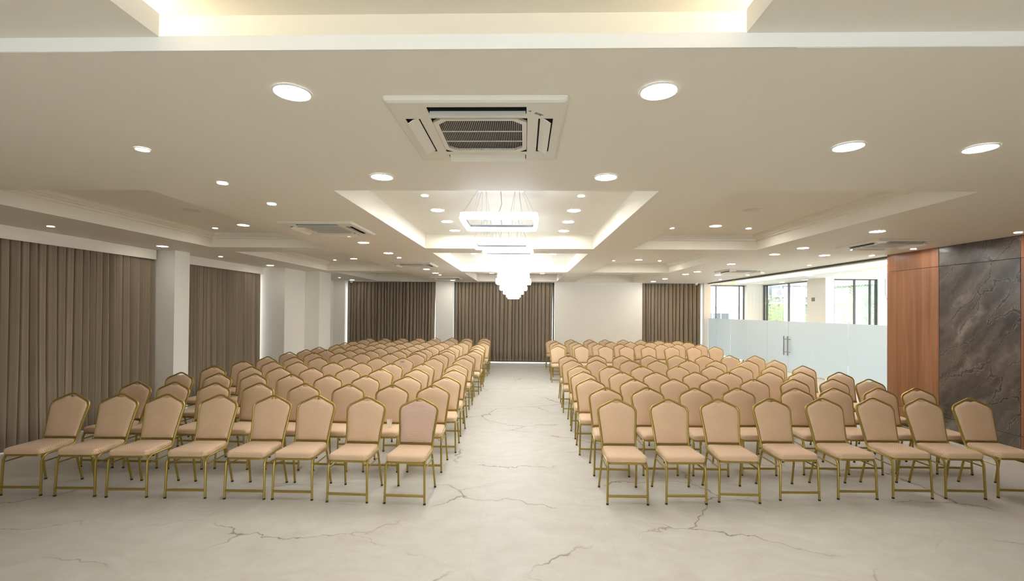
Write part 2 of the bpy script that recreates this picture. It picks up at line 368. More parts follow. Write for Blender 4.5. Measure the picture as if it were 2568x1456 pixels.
def m_cup():
    m, nt, out = mat('milky_plastic')
    d = N(nt, 'ShaderNodeBsdfPrincipled', {'Base Color': (.9,.87,.82,1), 'Roughness': .3}); tr = N(nt, 'ShaderNodeBsdfTransparent')
    mx = N(nt, 'ShaderNodeMixShader', {0: .66, 1: d.outputs[0], 2: tr.outputs[0]}); nt.links.new(mx.outputs[0], out.inputs[0]); return m
M['cup'] = m_cup()

# ------------------------------------------------------------------ camera, world, view
cam = bpy.data.cameras.new('camera'); co = bpy.data.objects.new('camera', cam); C.objects.link(co)
p_, y_, r_ = .0094, .0259, .0086
fwd = Vector((-math.sin(y_)*math.cos(p_), math.cos(y_)*math.cos(p_), math.sin(p_))); rt = Vector((math.cos(y_), math.sin(y_), 0)); up = rt.cross(fwd)
rt2 = rt*math.cos(r_)+up*math.sin(r_); up2 = up*math.cos(r_)-rt*math.sin(r_)
mw = Matrix((rt2, up2, -fwd)).transposed().to_4x4(); mw.translation = (0, 0, EYE)
co.matrix_world = mw
cam.sensor_width = 36; cam.sensor_fit = 'HORIZONTAL'; cam.lens = 36*1160.8/2568; cam.shift_y = 38.757/2568; cam.clip_end = 200; cam.clip_start = .05
sc = bpy.context.scene; sc.camera = co
w = bpy.data.worlds.new('overcast_sky'); sc.world = w; w.use_nodes = True
bg = w.node_tree.nodes.get('Background') or w.node_tree.nodes.new('ShaderNodeBackground')
wo = w.node_tree.nodes.get('World Output') or w.node_tree.nodes.new('ShaderNodeOutputWorld')
w.node_tree.links.new(bg.outputs[0], wo.inputs[0])
bg.inputs[0].default_value = (.93,.97,1,1); bg.inputs[1].default_value = SKY
vs = sc.view_settings; vs.view_transform = 'Standard'; vs.look = 'None'; vs.gamma = 1; vs.exposure = EXPO; vs.use_curve_mapping = False
sc.display_settings.display_device = 'sRGB'
try:
    sc.cycles.max_bounces = 8; sc.cycles.diffuse_bounces = 5; sc.cycles.glossy_bounces = 3; sc.cycles.transparent_max_bounces = 10; sc.cycles.use_adaptive_sampling = True; sc.cycles.adaptive_threshold = .012; sc.cycles.use_light_tree = False; sc.cycles.sample_clamp_indirect = 6; sc.cycles.use_denoising = True; sc.cycles.caustics_reflective = False
except Exception: pass

# ------------------------------------------------------------------ floor and ceiling
struct(G().box(-7.35, 12.2, -3.6, 18.0, -.12, 0).build('floor', M['floor']), 'polished beige marble floor with brown cracks')

def heightfield(xs, ys, zf, skip=None):
    """plates at stepped heights with the upright faces between them"""
    g = G(); xs = sorted(set(round(x, 4) for x in xs)); ys = sorted(set(round(y, 4) for y in ys))
    Z = [[zf((xs[i]+xs[i+1])/2, (ys[j]+ys[j+1])/2) for j in range(len(ys)-1)] for i in range(len(xs)-1)]
    for i in range(len(xs)-1):
        for j in range(len(ys)-1):
            x0, x1, y0, y1, z = xs[i], xs[i+1], ys[j], ys[j+1], Z[i][j]
            if z is not None: g.face([(x0,y0,z),(x0,y1,z),(x1,y1,z),(x1,y0,z)])
            if i+1 < len(xs)-1:
                q = Z[i+1][j]
                if z is not None and q is not None and abs(q-z) > 1e-6: g.face([(x1,y0,z),(x1,y1,z),(x1,y1,q),(x1,y0,q)])
            if j+1 < len(ys)-1:
                q = Z[i][j+1]
                if z is not None and q is not None and abs(q-z) > 1e-6: g.face([(x0,y1,z),(x1,y1,z),(x1,y1,q),(x0,y1,q)])
    return g
TY = [(4.17, 8.10), (8.74, 12.95), (13.52, 17.30)]
CX = (-1.745, 1.20); LX = (-5.57, -3.46); RX = (1.89, 4.01)
rects = []                       # (x0,x1,y0,y1,z), later ones win
Z2 = CEIL+.06; Z3 = CEIL+.28; YS = 1.905
rects.append((-7.35, 7.1, -3.6, YS, Z2))
rects.append((-1.75, 1.10, -1.5, YS+.2, Z3))
for (y0, y1) in TY:
    rects.append((CX[0], CX[1], y0, y1, CEIL+.25))
    for X in (LX, RX):
        for d, z in ((0, .155), (.035, .185), (.085, .205), (.12, .25)): rects.append((X[0]+d, X[1]-d, y0+d, y1-d, CEIL+z))
def zf(x, y):
    z = CEIL
    for x0, x1, y0, y1, h in rects:
        if x0 < x < x1 and y0 < y < y1: z = h
    return z
xs = [-7.35, 7.1]+[r[k] for r in rects for k in (0,1)]; ys = [-3.6, 18.0]+[r[k] for r in rects for k in (2,3)]
cg = heightfield(xs, ys, zf)
cg.face([(-1.75,YS,CEIL),(-1.75,YS+.2,CEIL),(1.10,YS+.2,CEIL),(1.10,YS,CEIL)])
for xa, xb in ((-1.75,-1.55), (.90,1.10)): cg.face([(xa,-1.5,Z2),(xa,YS,Z2),(xb,YS,Z2),(xb,-1.5,Z2)])
struct(cg.build('ceiling', M['ceil']), 'cream plasterboard ceiling with recessed trays')
# lips of the cove recess above the camera
struct(G().box(-7.3, 6.7, YS-.003, YS+.2, CEIL+.0015, Z2+.004).build('trim_1', M['lip']), 'white plaster lip along the front of the ceiling drop')
struct(G().box(-1.75, -1.55, -1.5, YS-.001, Z2+.0015, Z2+.10).build('trim_2', M['lip']), 'white plaster lip on the left of the lit ceiling recess')
struct(G().box(.90, 1.10, -1.5, YS-.001, Z2+.0015, Z2+.10).build('trim_3', M['lip']), 'white plaster lip on the right of the lit ceiling recess')
for x, s in ((-1.71, 'left'), (1.06, 'right')):
    tag(G().box(x-.012, x+.012, -1.3, YS+.12, Z2+.101, Z2+.113).build('led_strip', M['cove']), f'warm light strip hidden behind the {s} lip of the ceiling recess', 'light strip', 'cove light strips')

# ------------------------------------------------------------------ walls
H = CEIL+.3
def wall(name, boxes, m='paint', label=None):
    g = G()
    for b in boxes: g.box(*b)
    return struct(g.build(name, M[m]), label)
# left side: window bays between projecting piers
wall('wall_left', [(-7.55,-7.3,-3.6,.6,0,H), (-7.55,-7.3,.6,7.5,2.98,H), (-7.55,-7.3,.6,7.5,0,.15), (-7.55,-7.3,7.5,8.57,0,H), (-7.55,-6.6,8.57,8.96,0,H), (-7.55,-7.3,8.96,12.16,2.98,H), (-7.55,-7.3,8.96,12.16,0,.15),
                   (-7.55,-6.37,12.16,13.30,0,H), (-7.55,-5.95,13.30,14.1,0,H), (-7.55,-7.3,14.1,18.0,0,H)], label='cream wall with piers on the curtain side')
wall('wall_far', [(-7.3,-6.86,17.55,18.0,0,H), (-6.86,-3.37,17.55,18.0,CEIL-.005,H), (-3.37,-2.70,17.55,18.0,0,H), (-2.70,1.16,17.55,18.0,CEIL-.005,H), (1.16,4.45,17.55,18.0,0,H),
                  (4.45,6.95,17.55,18.0,CEIL-.005,H), (6.73,6.97,17.48,18.0,0,H)], label='cream end wall between the curtained windows')
wall('wall_back', [(-7.55,-1.6,-3.75,-3.6,0,H), (1.5,7.1,-3.75,-3.6,0,H), (-1.6,1.5,-3.75,-3.6,2.75,H)], label='plain wall behind the camera')
wall('wall_right', [(6.74,7.1,-3.6,8.72,0,H)], label='wall behind the wood and stone cladding')
# windows behind the curtains
def window(name, axis, a0, a1, c, z0, z1, mulls, thick=.05, fw=.05, label=None, depth=.06):
    """frame with mullions and one pane; axis x: runs along x at y=c, axis y: runs along y at x=c"""
    def bx(g, p0, p1, q0, q1, d):
        if axis == 'x': g.box(p0, p1, c-d/2, c+d/2, q0, q1)
        else: g.box(c-d/2, c+d/2, p0, p1, q0, q1)
    g = G(); bx(g, a0, a0+fw, z0, z1, depth); bx(g, a1-fw, a1, z0, z1, depth); bx(g, a0, a1, z0, z0+fw, depth); bx(g, a0, a1, z1-fw, z1, depth)
    for m_ in mulls: bx(g, m_-fw/2, m_+fw/2, z0, z1, depth)
    f = struct(g.build(name, M['mull']), label)
    p = G(); bx(p, a0, a1, z0, z1, .008); p.build('pane', M['glass'], f)
    return f
window('window_1', 'y', .6, 7.5, -7.42, .15, 2.98, [2.2, 3.8, 5.4], label='tall dark framed window behind the big left curtain')
window('window_2', 'y', 8.96, 12.16, -7.42, .15, 2.98, [10.5], label='tall dark framed window behind the second left curtain')
window('window_3', 'x', -6.86, -3.37, 17.9, 0, CEIL-.005, [-5.1], label='tall window behind the end wall curtain beside the left corner')
window('window_4', 'x', -2.70, 1.16, 17.9, 0, CEIL-.005, [-.8], label='tall window behind the middle end wall curtain')
window('window_5', 'x', 4.45, 6.73, 17.9, 0, CEIL-.005, [5.7], label='tall window behind the end wall curtain beside the glass partition')

window('window_30', 'x', -1.6, 1.5, -3.68, 0, 2.75, [-.05], label='unseen glazed front added behind the camera for daylight')  # added out of view to let sky light onto ceiling drop and chair fronts
# pelmets
def pelmet(name, y0, y1, label):
    g = G(); g.box(-6.925, -6.90, y0, y1, CEIL-.185, CEIL-.006); g.box(-7.29, -6.925, y1-.02, y1, CEIL-.185, CEIL-.006)
    return struct(g.build(name, M['ceil']), label)
pelmet('trim_4', .3, 8.50, 'white pelmet board over the big left curtain')
pelmet('trim_5', 9.02, 12.06, 'white pelmet board over the second left curtain')

# ------------------------------------------------------------------ curtains
def curtain(axis, a0, a1, c, z0, z1, label, pitch=.16, amp=.055, side=1, flare=0):
    rnd = random.Random(int(a0*100)+int(c*10))
    ph = [0]; t = 0; L = a1-a0
    stops = [0]
    while stops[-1] < L: stops.append(stops[-1]+pitch*rnd.uniform(.72, 1.3))
    k = L/stops[-1]; stops = [s*k for s in stops]
    amps = [rnd.uniform(.75, 1.2) for _ in stops]; sk = [rnd.uniform(-.25, .25) for _ in stops]; drift = [rnd.uniform(-1, 1) for _ in stops]
    rows = 9; S = 14; cols = []
    for i in range(len(stops)-1):
        w_ = stops[i+1]-stops[i]
        for j in range(S): cols.append((i, j/S, stops[i]+w_*j/S, w_))
    cols.append((len(stops)-2, 1.0, stops[-1], stops[-1]-stops[-2]))
    v = []; f = []
    for r in range(rows):
        h = r/(rows-1); z = z1+(z0-z1)*h
        for i, u, s, w_ in cols:
            a2 = amps[i]*(1-u)+amps[min(i+1, len(amps)-1)]*u; d2 = drift[i]*(1-u)+drift[min(i+1, len(drift)-1)]*u
            th = 2*PI*u
            # wide rounded folds with narrow deep pinches between them
            prof = 2*abs(math.sin(PI*u))**.62-1+.18*math.sin(2*th+sk[i]*4)*math.sin(PI*u)
            d = prof*amp*a2*(.85+.2*h)
            al = s-math.sin(th)*w_*.07+d2*.045*h*h+sk[i]*.04*math.sin(PI*h)
            e = s/L
            if flare: al += flare*h*h*max(0, (e-.93)/.07)
            al = min(max(al, -.01), L+max(0, flare))
            v.append((a0+al, c+side*d, z) if axis == 'x' else (c+side*d, a0+al, z))
    n = len(cols)
    for r in range(rows-1):
        for q in range(n-1): f.append((r*n+q, r*n+q+1, (r+1)*n+q+1, (r+1)*n+q))
    g = G(); g.add(v, f); o = g.build('curtain', M['curt'], smooth=True)
    md = o.modifiers.new('cloth_thickness', 'SOLIDIFY'); md.thickness = .004; md.offset = 0
    return tag(o, label, 'curtain', 'taupe pleated curtains')
curtain('y', .5, 8.555, -7.03, .02, CEIL-.02, 'long dark taupe pleated curtain under the first white pelmet', .118, .095, 1, .0)
curtain('y', 9.02, 12.07, -7.03, .03, CEIL-.02, 'dark taupe pleated curtain between the first and second wall piers', .118, .095, 1)
curtain('x', -6.78, -3.40, 17.66, .03, CEIL-.012, 'brown pleated curtain on the end wall beside the far left corner', .128, .08, -1)
curtain('x', -2.63, 1.10, 17.66, .06, CEIL-.012, 'olive taupe pleated curtain at the end of the central aisle', .14, .08, -1)
curtain('x', 4.48, 6.65, 17.66, .03, CEIL-.012, 'brown pleated curtain between white end wall and glass partition', .135, .08, -1)

# ------------------------------------------------------------------ right wall cladding
zz = [(.085, .335), (.341, 2.742), (2.748, CEIL-.002)]
n = 6
for (y0, y1, m_, what) in ((7.655, 8.72, 'wood', 'walnut veneer'), (6.425, 7.649, 'stone', 'grey brown marble'), (4.80, 6.419, 'wood', 'walnut veneer'), (3.1, 4.794, 'stone', 'grey brown marble'), (.5, 3.094, 'wood', 'walnut veneer')):
    for k, (a, b) in enumerate(zz):
        where = ('low', 'tall middle', 'top')[k]
        struct(G().bbox(6.70, 6.745, y0, y1, a, b, .002).build(f'trim_{n}', M[m_]), f'{where} {what} wall panel'); n += 1
struct(G().box(6.715, 6.745, .5, 8.70, 0, .08).build('baseboard_right', M['black']), 'black skirting under the wood and stone panels')

# ------------------------------------------------------------------ glass partition
GX = 6.90
joints = [17.47, 16.8, 15.63, 14.47, 13.29, 12.25, 11.20, 10.03, 8.735]
FZ0, FZ1 = .48, 1.752
def film(y0, y1, par, z0=FZ0): G().box(GX-.0075, GX-.0065, y0, y1, z0, FZ1).build('frosted_film', M['frost'], par)
k = 6
for i in range(len(joints)-1):
    y1, y0 = joints[i]-.003, joints[i+1]+.003
    if i in (4, 5):
        o = struct(G().box(GX-.006, GX+.006, y0, y1, 2.335, CEIL-.03).build(f'window_{k}', M['glass']), 'clear glass panel above the glass door'); k += 1
        continue
    o = struct(G().box(GX-.006, GX+.006, y0, y1, .01, CEIL-.03).build(f'window_{k}', M['glass']), 'tall glass partition panel with frosted band'); k += 1
    film(y0, y1, o)
for i, nm in ((4, 'door_1'), (5, 'door_2')):
    y1, y0 = joints[i]-.003, joints[i+1]+.003
    o = struct(G().box(GX-.006, GX+.006, y0, y1, .012, 2.329).build(nm, M['glass']), 'frameless glass door leaf with frosted band')
    film(y0, y1, o)
    hy = y0+.085 if i == 4 else y1-.085
    g = G()
    for sx in (-1, 1):
        g.tube([(GX+sx*.075, hy, .87), (GX+sx*.075, hy, 1.37)], .013, 10)
        for z in (.955, 1.285): g.tube([(GX, hy, z), (GX+sx*.075, hy, z)], .009, 8)
    g.build('handle', M['steel'], o, True)
    py = y1 if i == 4 else y0
    G().bbox(GX-.02, GX+.02, py-.065, py+.065, 2.255, 2.345, .003).build('patch_fitting', M['steel'], o)
struct(G().box(GX-.03, GX+.03, 8.735, 17.5, CEIL-.035, CEIL-.004).build(f'trim_{n}', M['dark']), 'dark metal head rail of the glass partition'); n += 1
struct(G().box(GX-.02, GX+.02, 8.735, 17.5, 0, .012).build(f'trim_{n}', M['steel']), 'thin metal floor channel of the glass partition'); n += 1

# ------------------------------------------------------------------ foyer behind the glass
FC = 3.02
def zfoy(x, y): return FC+.16 if (7.1 < x < 7.8 and 8.9 < y < 17.4) else FC
struct(heightfield([6.97, 7.1, 7.8, 12.2], [5.0, 8.9, 17.4, 18.0], zfoy).build('ceiling_foyer', M['lip']), 'white foyer ceiling with a warm lit cove')
tag(G().box(7.76, 7.785, 9.0, 17.3, FC+.03, FC+.045).build('led_strip', M['foycove']), 'warm light strip in the foyer ceiling cove behind the glass', 'light strip', 'cove light strips')
wall('wall_foyer', [(6.97,6.99,17.55,17.9,0,H), (8.32,9.0,17.50,18.0,0,H), (6.97,8.32,17.55,18.0,FC-.03,H), (8.9,9.15,13.9,14.8,0,H), (8.9,9.0,14.8,17.5,FC-.03,H), (9.15,10.42,13.9,14.0,FC-.03,H),
                   (10.42,12.2,13.9,14.0,0,H), (12.1,12.2,5.0,13.9,FC-.03,H), (12.1,12.2,5.0,13.9,0,.12), (7.1,12.2,4.9,5.0,0,H), (8.9,9.0,14.8,17.5,0,.12), (6.97,8.32,17.6,17.8,0,.12), (9.15,10.42,13.9,14.0,0,.12)], label='pale foyer walls and columns behind the glass partition')
window('window_20', 'x', 6.97, 8.32, 17.75, .1, FC-.03, [7.27, 8.14], fw=.034, label='foyer window facing the white building')
window('window_21', 'y', 14.8, 17.5, 8.96, .1, FC-.03, [15.9, 17.3], fw=.034, label='foyer window facing the trees and grey building')
window('window_22', 'x', 9.15, 10.42, 13.97, .1, FC-.03, [9.78, 10.23], fw=.034, label='foyer window facing the trees and palm')
window('window_23', 'y', 5.0, 13.9, 12.15, .1, FC-.03, [7.2, 9.4, 11.6], label='long foyer window on the far side')
tag(G().tube([(10.62, 13.88, 3.0), (10.60, 13.87, 2.75), (10.61, 13.87, 2.55), (10.66, 13.87, 2.38), (10.78, 13.87, 2.28)], .006, 6).build('cable', M['black'], smooth=True), 'loose black cable hanging down the white foyer wall', 'cable')

# ------------------------------------------------------------------ outside
struct(G().box(-60, 70, 18.2, 90, -4.2, -4).build('ground', M['ground']), 'street level ground outside')
def building(name, x0, x1, y0, y1, z1, m_, label, wins, ledges=(), acs=()):
    t = thing(name, label, 'building', ((x0+x1)/2, (y0+y1)/2, -4), 0, None)
    inv = Matrix.Translation(-Vector(t.location))
    def put(g, nm, mt, par=None):
        g.v = [tuple(Vector(p)-Vector(t.location)) for p in g.v]; return g.build(nm, mt, par or t)
    put(G().box(x0, x1, y0, y1, -4, z1), 'wall', M[m_])
    put(G().box(x0-.2, x1+.2, y0-.2, y1+.2, z1, z1+.3), 'roof', M['bwall'])
    for (a, b, c, d) in wins:
        f = G(); f.box(a-.08, b+.08, y0-.06, y0+.02, c-.08, d+.08); fr = put(f, 'window', M['bwall'])
        p = G()
        nn = max(1, round((b-a)/.6)); 
        for q in range(nn): p.box(a+(b-a)*q/nn+.03, a+(b-a)*(q+1)/nn-.03, y0-.075, y0-.055, c, c+(d-c)*.62); p.box(a+(b-a)*q/nn+.03, a+(b-a)*(q+1)/nn-.03, y0-.075, y0-.055, c+(d-c)*.66, d)
        put(p, 'pane', M['bwin'], fr)
    for (a, b, z) in ledges: put(G().box(a, b, y0-.45, y0, z, z+.12), 'ledge', M['bwall'])
    for (a, z) in acs:
        u = put(G().bbox(a, a+.85, y0-.4, y0-.05, z, z+.6, .02), 'air_conditioner_unit', M['white'])
        put(G().lathe([(.22,0),(.22,.012)], 0, 0, 20), 'fan_guard', M['bgrey'], u)
        fg = u.children[0]; fg.data.transform(Matrix.Translation(Vector(t.location)-Vector((0,0,0)))); fg.rotation_euler = (0,0,0)
        fg.data.transform(Matrix.Translation(-Vector(t.location))); fg.data.transform(Matrix.Translation(Vector(t.location)))
        fg.data.transform(Matrix.Rotation(PI/2, 4, 'X')); 
        c0 = Vector((a+.36, y0-.402, z+.3))-Vector(t.location)
        fg.location = c0
    return t
building('white_building', 6, 15.0, 32, 42, 6.5, 'bwall', 'white rendered building with paired low windows seen through the far foyer window', [(9.9,11.1,.4,1.9), (12.3,14.0,.4,1.9), (9.0,9.4,.4,1.9)], [(8.5,14.8,2.35)])
building('grey_building', 15.6, 27, 34, 44, 9.0, 'bgrey', 'grey building with air conditioner units seen above the foyer trees', [(16.2,17.6,3.0,4.6), (18.6,20.0,3.0,4.6), (20.8,22.2,3.0,4.6), (16.2,17.6,.2,1.6)], [(15.8,22.6,2.6), (15.8,22.6,4.9)], [(17.9,3.1), (20.05,3.1)])
def tree(x, y, top, rx, ry, h, label, m_, seed, nleaf=5200):
    rnd = random.Random(seed)
    t = thing('tree', label, 'tree', (x, y, -4), 0, 'trees outside the foyer windows')
    g = G(); g.tube([(0,0,0), (.05,.03,(top+4)*.35), (-.05,.05,(top+4)*.6), (0,0,(top+4)-h*.4)], .16, 8)
    for a in range(5):
        an = a*1.3; g.tube([(0,.02,(top+4)*.55), (math.cos(an)*rx*.4, math.sin(an)*ry*.4, (top+4)-h*.5), (math.cos(an)*rx*.7, math.sin(an)*ry*.7, (top+4)-h*.3)], .06, 6)
    g.build('trunk', M['bark'], t, True)
    g = G(); cl = [(rnd.uniform(-.75,.75)*rx, rnd.uniform(-.75,.75)*ry, (top+4)-h*.5+rnd.uniform(-.55,.42)*h, rnd.uniform(.3,.5)) for _ in range(26)]
    for q in range(nleaf):
        cx, cy, cz, cr = rnd.choice(cl); d = Vector((rnd.gauss(0,1), rnd.gauss(0,1), rnd.gauss(0,1))).normalized()*cr*rnd.uniform(.5,1.15)*1.5
        p = Vector((cx+d.x, cy+d.y, min(cz+d.z*.8, top+4))); a = Vector((rnd.gauss(0,1), rnd.gauss(0,1), rnd.gauss(-.3,.6))).normalized(); b = a.orthogonal().normalized()
        b = (Matrix.Rotation(rnd.uniform(0,6.3), 3, a) @ b); L = rnd.uniform(.07,.13); W = L*.32
        g.face([p, p+a*L*.5+b*W, p+a*L, p+a*L*.5-b*W])
    g.build('crown', M[m_], t)
    return t
tree(12.0, 22.0, 2.55, 1.5, 1.3, 3.2, 'pale green bushy tree behind the middle foyer window', 'leaf', 3)
tree(15.0, 27.6, 2.95, 1.6, 1.3, 3.4, 'feathery pale tree beside the middle foyer window, in front of the grey building', 'leaf', 5)
tree(16.1, 23.2, 2.95, 1.5, 1.3, 3.4, 'dense light green tree behind the foyer window next to the column', 'leaf', 8)
tree(20.0, 25.4, 3.2, 1.7, 1.3, 3.6, 'dark green tree below the palm outside the foyer', 'leaf2', 9)
t = thing('palm_tree', 'tall palm with drooping fronds rising over the foyer trees', 'tree', (20.4, 29.2, -4))
G().tube([(0,0,0), (.1,0,3), (.05,.1,5.5), (0,.1,8.3)], .17, 10).build('trunk', M['bark'], t, True)
g = G(); rnd = random.Random(4)
for q in range(16):
    an = q*2*PI/16+rnd.uniform(-.15,.15); el = rnd.uniform(.1, 1.1); L = rnd.uniform(1.5, 2.1)
    pts = [Vector((math.cos(an)*L*s*math.cos(el*(1-s*.3)), .1+math.sin(an)*L*s*math.cos(el*(1-s*.3)), 8.3+L*(math.sin(el)*s-1.1*s*s))) for s in (0,.2,.4,.6,.8,1)]
    sd = Vector((-math.sin(an), math.cos(an), 0))
    for i in range(5):
        for j in range(4):
            p = pts[i].lerp(pts[i+1], j/4); d = (pts[i+1]-pts[i]).normalized(); w_ = .5*(1-abs((i+j/4)/5-.4))
            for s in (-1, 1): g.face([p, p+d*.06, p+d*.22+sd*s*w_+Vector((0,0,-.15)), p+d*.16+sd*s*w_+Vector((0,0,-.16))])
g.build('crown', M['leaf2'], t)

# ------------------------------------------------------------------ banquet chairs
def lean(z): return .19+(z-.49)*.31
def make_chair():
    t = thing('banquet_chair', 'banquet chair', 'chair')
    gold = M['gold']
    for s in (-1, 1):
        pts = fillet([(s*.207,-.237,.008), (s*.199,-.222,.422), (s*.188,.14,.418)], [0,.075,0], 6)
        l = G().tube(pts, .0115, 8).build('leg', gold, t, True)
        G().tube([(s*.207,-.237,0), (s*.2068,-.2368,.016)], .0132, 8).build('foot', M['rubber'], l)
        pts = fillet([(s*.188,-.02,.418), (s*.188,.150,.418), (s*.208,.237,.008)], [0,.05,0], 6)
        l = G().tube(pts, .0115, 8).build('leg', gold, t, True)
        G().tube([(s*.208,.237,0), (s*.2075,.2352,.016)], .0132, 8).build('foot', M['rubber'], l)
        G().tube([(s*.2,-.224,.345), (s*.192,.165,.345)], .0075, 6).build('side_brace', gold, t, True)
    g = G(); g.bbox(-.203, .203, -.246, -.225, .075, .097, .003); g.build('stretcher', gold, t)
    # back frame: one bent tube, up from the seat rails and over the top
    half = [(.187,-.04,.424), (.187,.155,.430), (.186,lean(.52),.52), (.196,lean(.64),.64), (.222,lean(.872),.872), (0,lean(.974),.974)]
    pth = half + [(-x,y,z) for x,y,z in reversed(half[:-1])]
    rr = [0,.06,.12,.3,.075,.085,.075,.3,.12,.06,0]
    fp = fillet(pth, rr, 7)
    g = G(); g.tube(fp, .0115, 8)
    g.box(-.187, .187, lean(.49)-.009, lean(.49)+.009, .478, .500)
    for x in (-.07, .07): g.box(x-.009, x+.009, lean(.455)-.006, lean(.455)+.006, .425, .48)
    g.build('back_frame', gold, t, True)
    # backrest cushion
    top = [p for p in fp if p.z > .515]
    raw = []
    for p, q in zip(top, top[1:]):
        nn = max(1, int((q-p).length/.009))
        raw += [p.lerp(q, k_/nn) for k_ in range(nn)]
    raw.append(top[-1])
    dense = []
    for p in raw:
        x = p.x*(1-.012/max(abs(p.x), .06)); z = p.z-.011
        if abs(x) < .055: z -= .030*((math.cos(PI*x/.055)+1)/2)**.8
        dense.append((x, z))
    lo = [(x, .500) for x in (dense[-1][0], dense[-1][0]*.6, dense[-1][0]*.2, -dense[-1][0]*.2, -dense[-1][0]*.6, -dense[-1][0])]
    out = dense+lo
    cz = .715; nrm = Vector((0,-1,.31)).normalized()
    def ring(sc_, dep): return [Vector((x*sc_, 0, cz+(z-cz)*sc_))+Vector((0, lean(cz+(z-cz)*sc_), 0))+nrm*dep for x, z in out]
    g = G(); g.loops([ring(.55,-.026), ring(.88,-.022), ring(.975,-.012), ring(1,-.002), ring(1,.008), ring(.985,.018), ring(.94,.026), ring(.8,.032), ring(.5,.036), ring(.15,.038)])
    recalc(g.build('backrest', M['fab'], t, True))
    # seat
    o2 = fillet([(-.183,.175,0), (-.205,-.19,0), (-.19,-.243,0), (.19,-.243,0), (.205,-.19,0), (.183,.175,0)], [.03,.05,.055,.055,.05,.03], 5, True)
    cy = -.03
    def sr(k, z): return [(p.x*k, cy+(p.y-cy)*k, z+(.006*(abs(p.x) < .15)*(0) )) for p in o2]
    g = G(); g.loops([sr(.95,.428), sr(.99,.433), sr(1,.442), sr(1.004,.456), sr(.998,.470), sr(.975,.481), sr(.92,.488), sr(.7,.494), sr(.35,.497), sr(.08,.498)])
    recalc(g.build('seat', M['fab'], t, True))
    g = G(); g.loops([sr(.93,.408), sr(.985,.410), sr(.985,.430), sr(.93,.431)])
    recalc(g.build('seat_frame', gold, t))
    return t
proto = make_chair()
rk = random.Random(11)
ORD = ['front', 'second', 'third', 'fourth', 'fifth', 'sixth', 'seventh', 'eighth', 'ninth', 'tenth', 'eleventh', 'twelfth', 'thirteenth', 'last']
SEAT = ['aisle seat', 'second seat from aisle', 'third seat from aisle', 'fourth seat from aisle', 'fifth seat from aisle', 'sixth seat from aisle', 'seventh seat from aisle']
chairs = {}
first = True
for side, B, end in (('left', LEFT, 'outermost seat by the curtains'), ('right', RIGHT, 'outermost seat from aisle')):
    for i, row in enumerate(B):
        for j, (x, y) in enumerate(row):
            rowname = 'last' if i == len(B)-1 else ORD[i]
            lab = f'beige banquet chair in {rowname} row {side} of the aisle, {(SEAT+[end])[j]}'
            key = (side, i+1, j+1)
            if key == ('left', 1, 1): lab = 'beige banquet chair with coarse brown burlap backrest, front row left of the aisle'
            if key == ('left', 2, 2): lab = 'beige banquet chair holding a plastic cup, second row left of the aisle'
            if key == ('left', 6, 3): lab = 'beige banquet chair with black pen marks on its backrest, sixth row left'
            rz = math.radians(rk.uniform(-2.2, 2.2)); gr = f'banquet chairs {side} of the aisle'
            if i == 0 and side == 'left': rz = math.radians((-2, -1, 0, 1, 2, 2.5, 2, 2)[j])
            if first:
                o = proto; o.location = (x, y, 0); o.rotation_euler = (0,0,rz); o['label'] = lab; o['group'] = gr; first = False
            else: o = dup(proto, (x, y, 0), rz, lab, gr, skip=('foot',) if i > 4 else ())
            chairs[key] = o
for ch in chairs[('left',1,1)].children:
    if ch.name.startswith('backrest'):
        ch.data = ch.data.copy(); ch.data.materials[0] = M['fab2']; ch['label'] = 'coarse brown burlap backrest'
# scribble on one backrest
def textmesh(body, size, m_, name, extr=.0008):
    cu = bpy.data.curves.new('t', 'FONT'); cu.body = body; cu.size = size; cu.extrude = extr; cu.align_x = 'CENTER'; cu.align_y = 'CENTER'
    to = bpy.data.objects.new('t', cu); C.objects.link(to)
    me = bpy.data.meshes.new_from_object(to.evaluated_get(bpy.context.evaluated_depsgraph_get())); me.name = name
    bpy.data.objects.remove(to); bpy.data.curves.remove(cu)
    me.materials.clear(); me.materials.append(m_)
    o = bpy.data.objects.new(name, me); C.objects.link(o); return o
for ch in chairs[('left',6,3)].children:
    if ch.name.startswith('backrest'):
        o = textmesh('787', .055, M['ink'], 'pen_mark'); o.parent = ch
        o.location = Vector((-.01, lean(.875), .875))+Vector((0,-1,.31)).normalized()*.0335
        o.rotation_euler = (PI/2-math.atan(.31), 0, 0); o['label'] = 'black handwritten marks'
# cup
cx_, cy_ = LEFT[1][1]
c = chairs[('left',2,2)]
g = G(); g.lathe([(.024,0),(.0255,.002),(.034,.086),(.0355,.088),(.0345,.090),(.0325,.086),(.0245,.004),(.001,.004)], 0, 0, 20)
o = g.build('plastic_cup', M['cup'], None, True, (cx_+.06, cy_-.045, .4995)); tag(o, 'milky translucent plastic cup standing on a beige chair seat', 'cup')

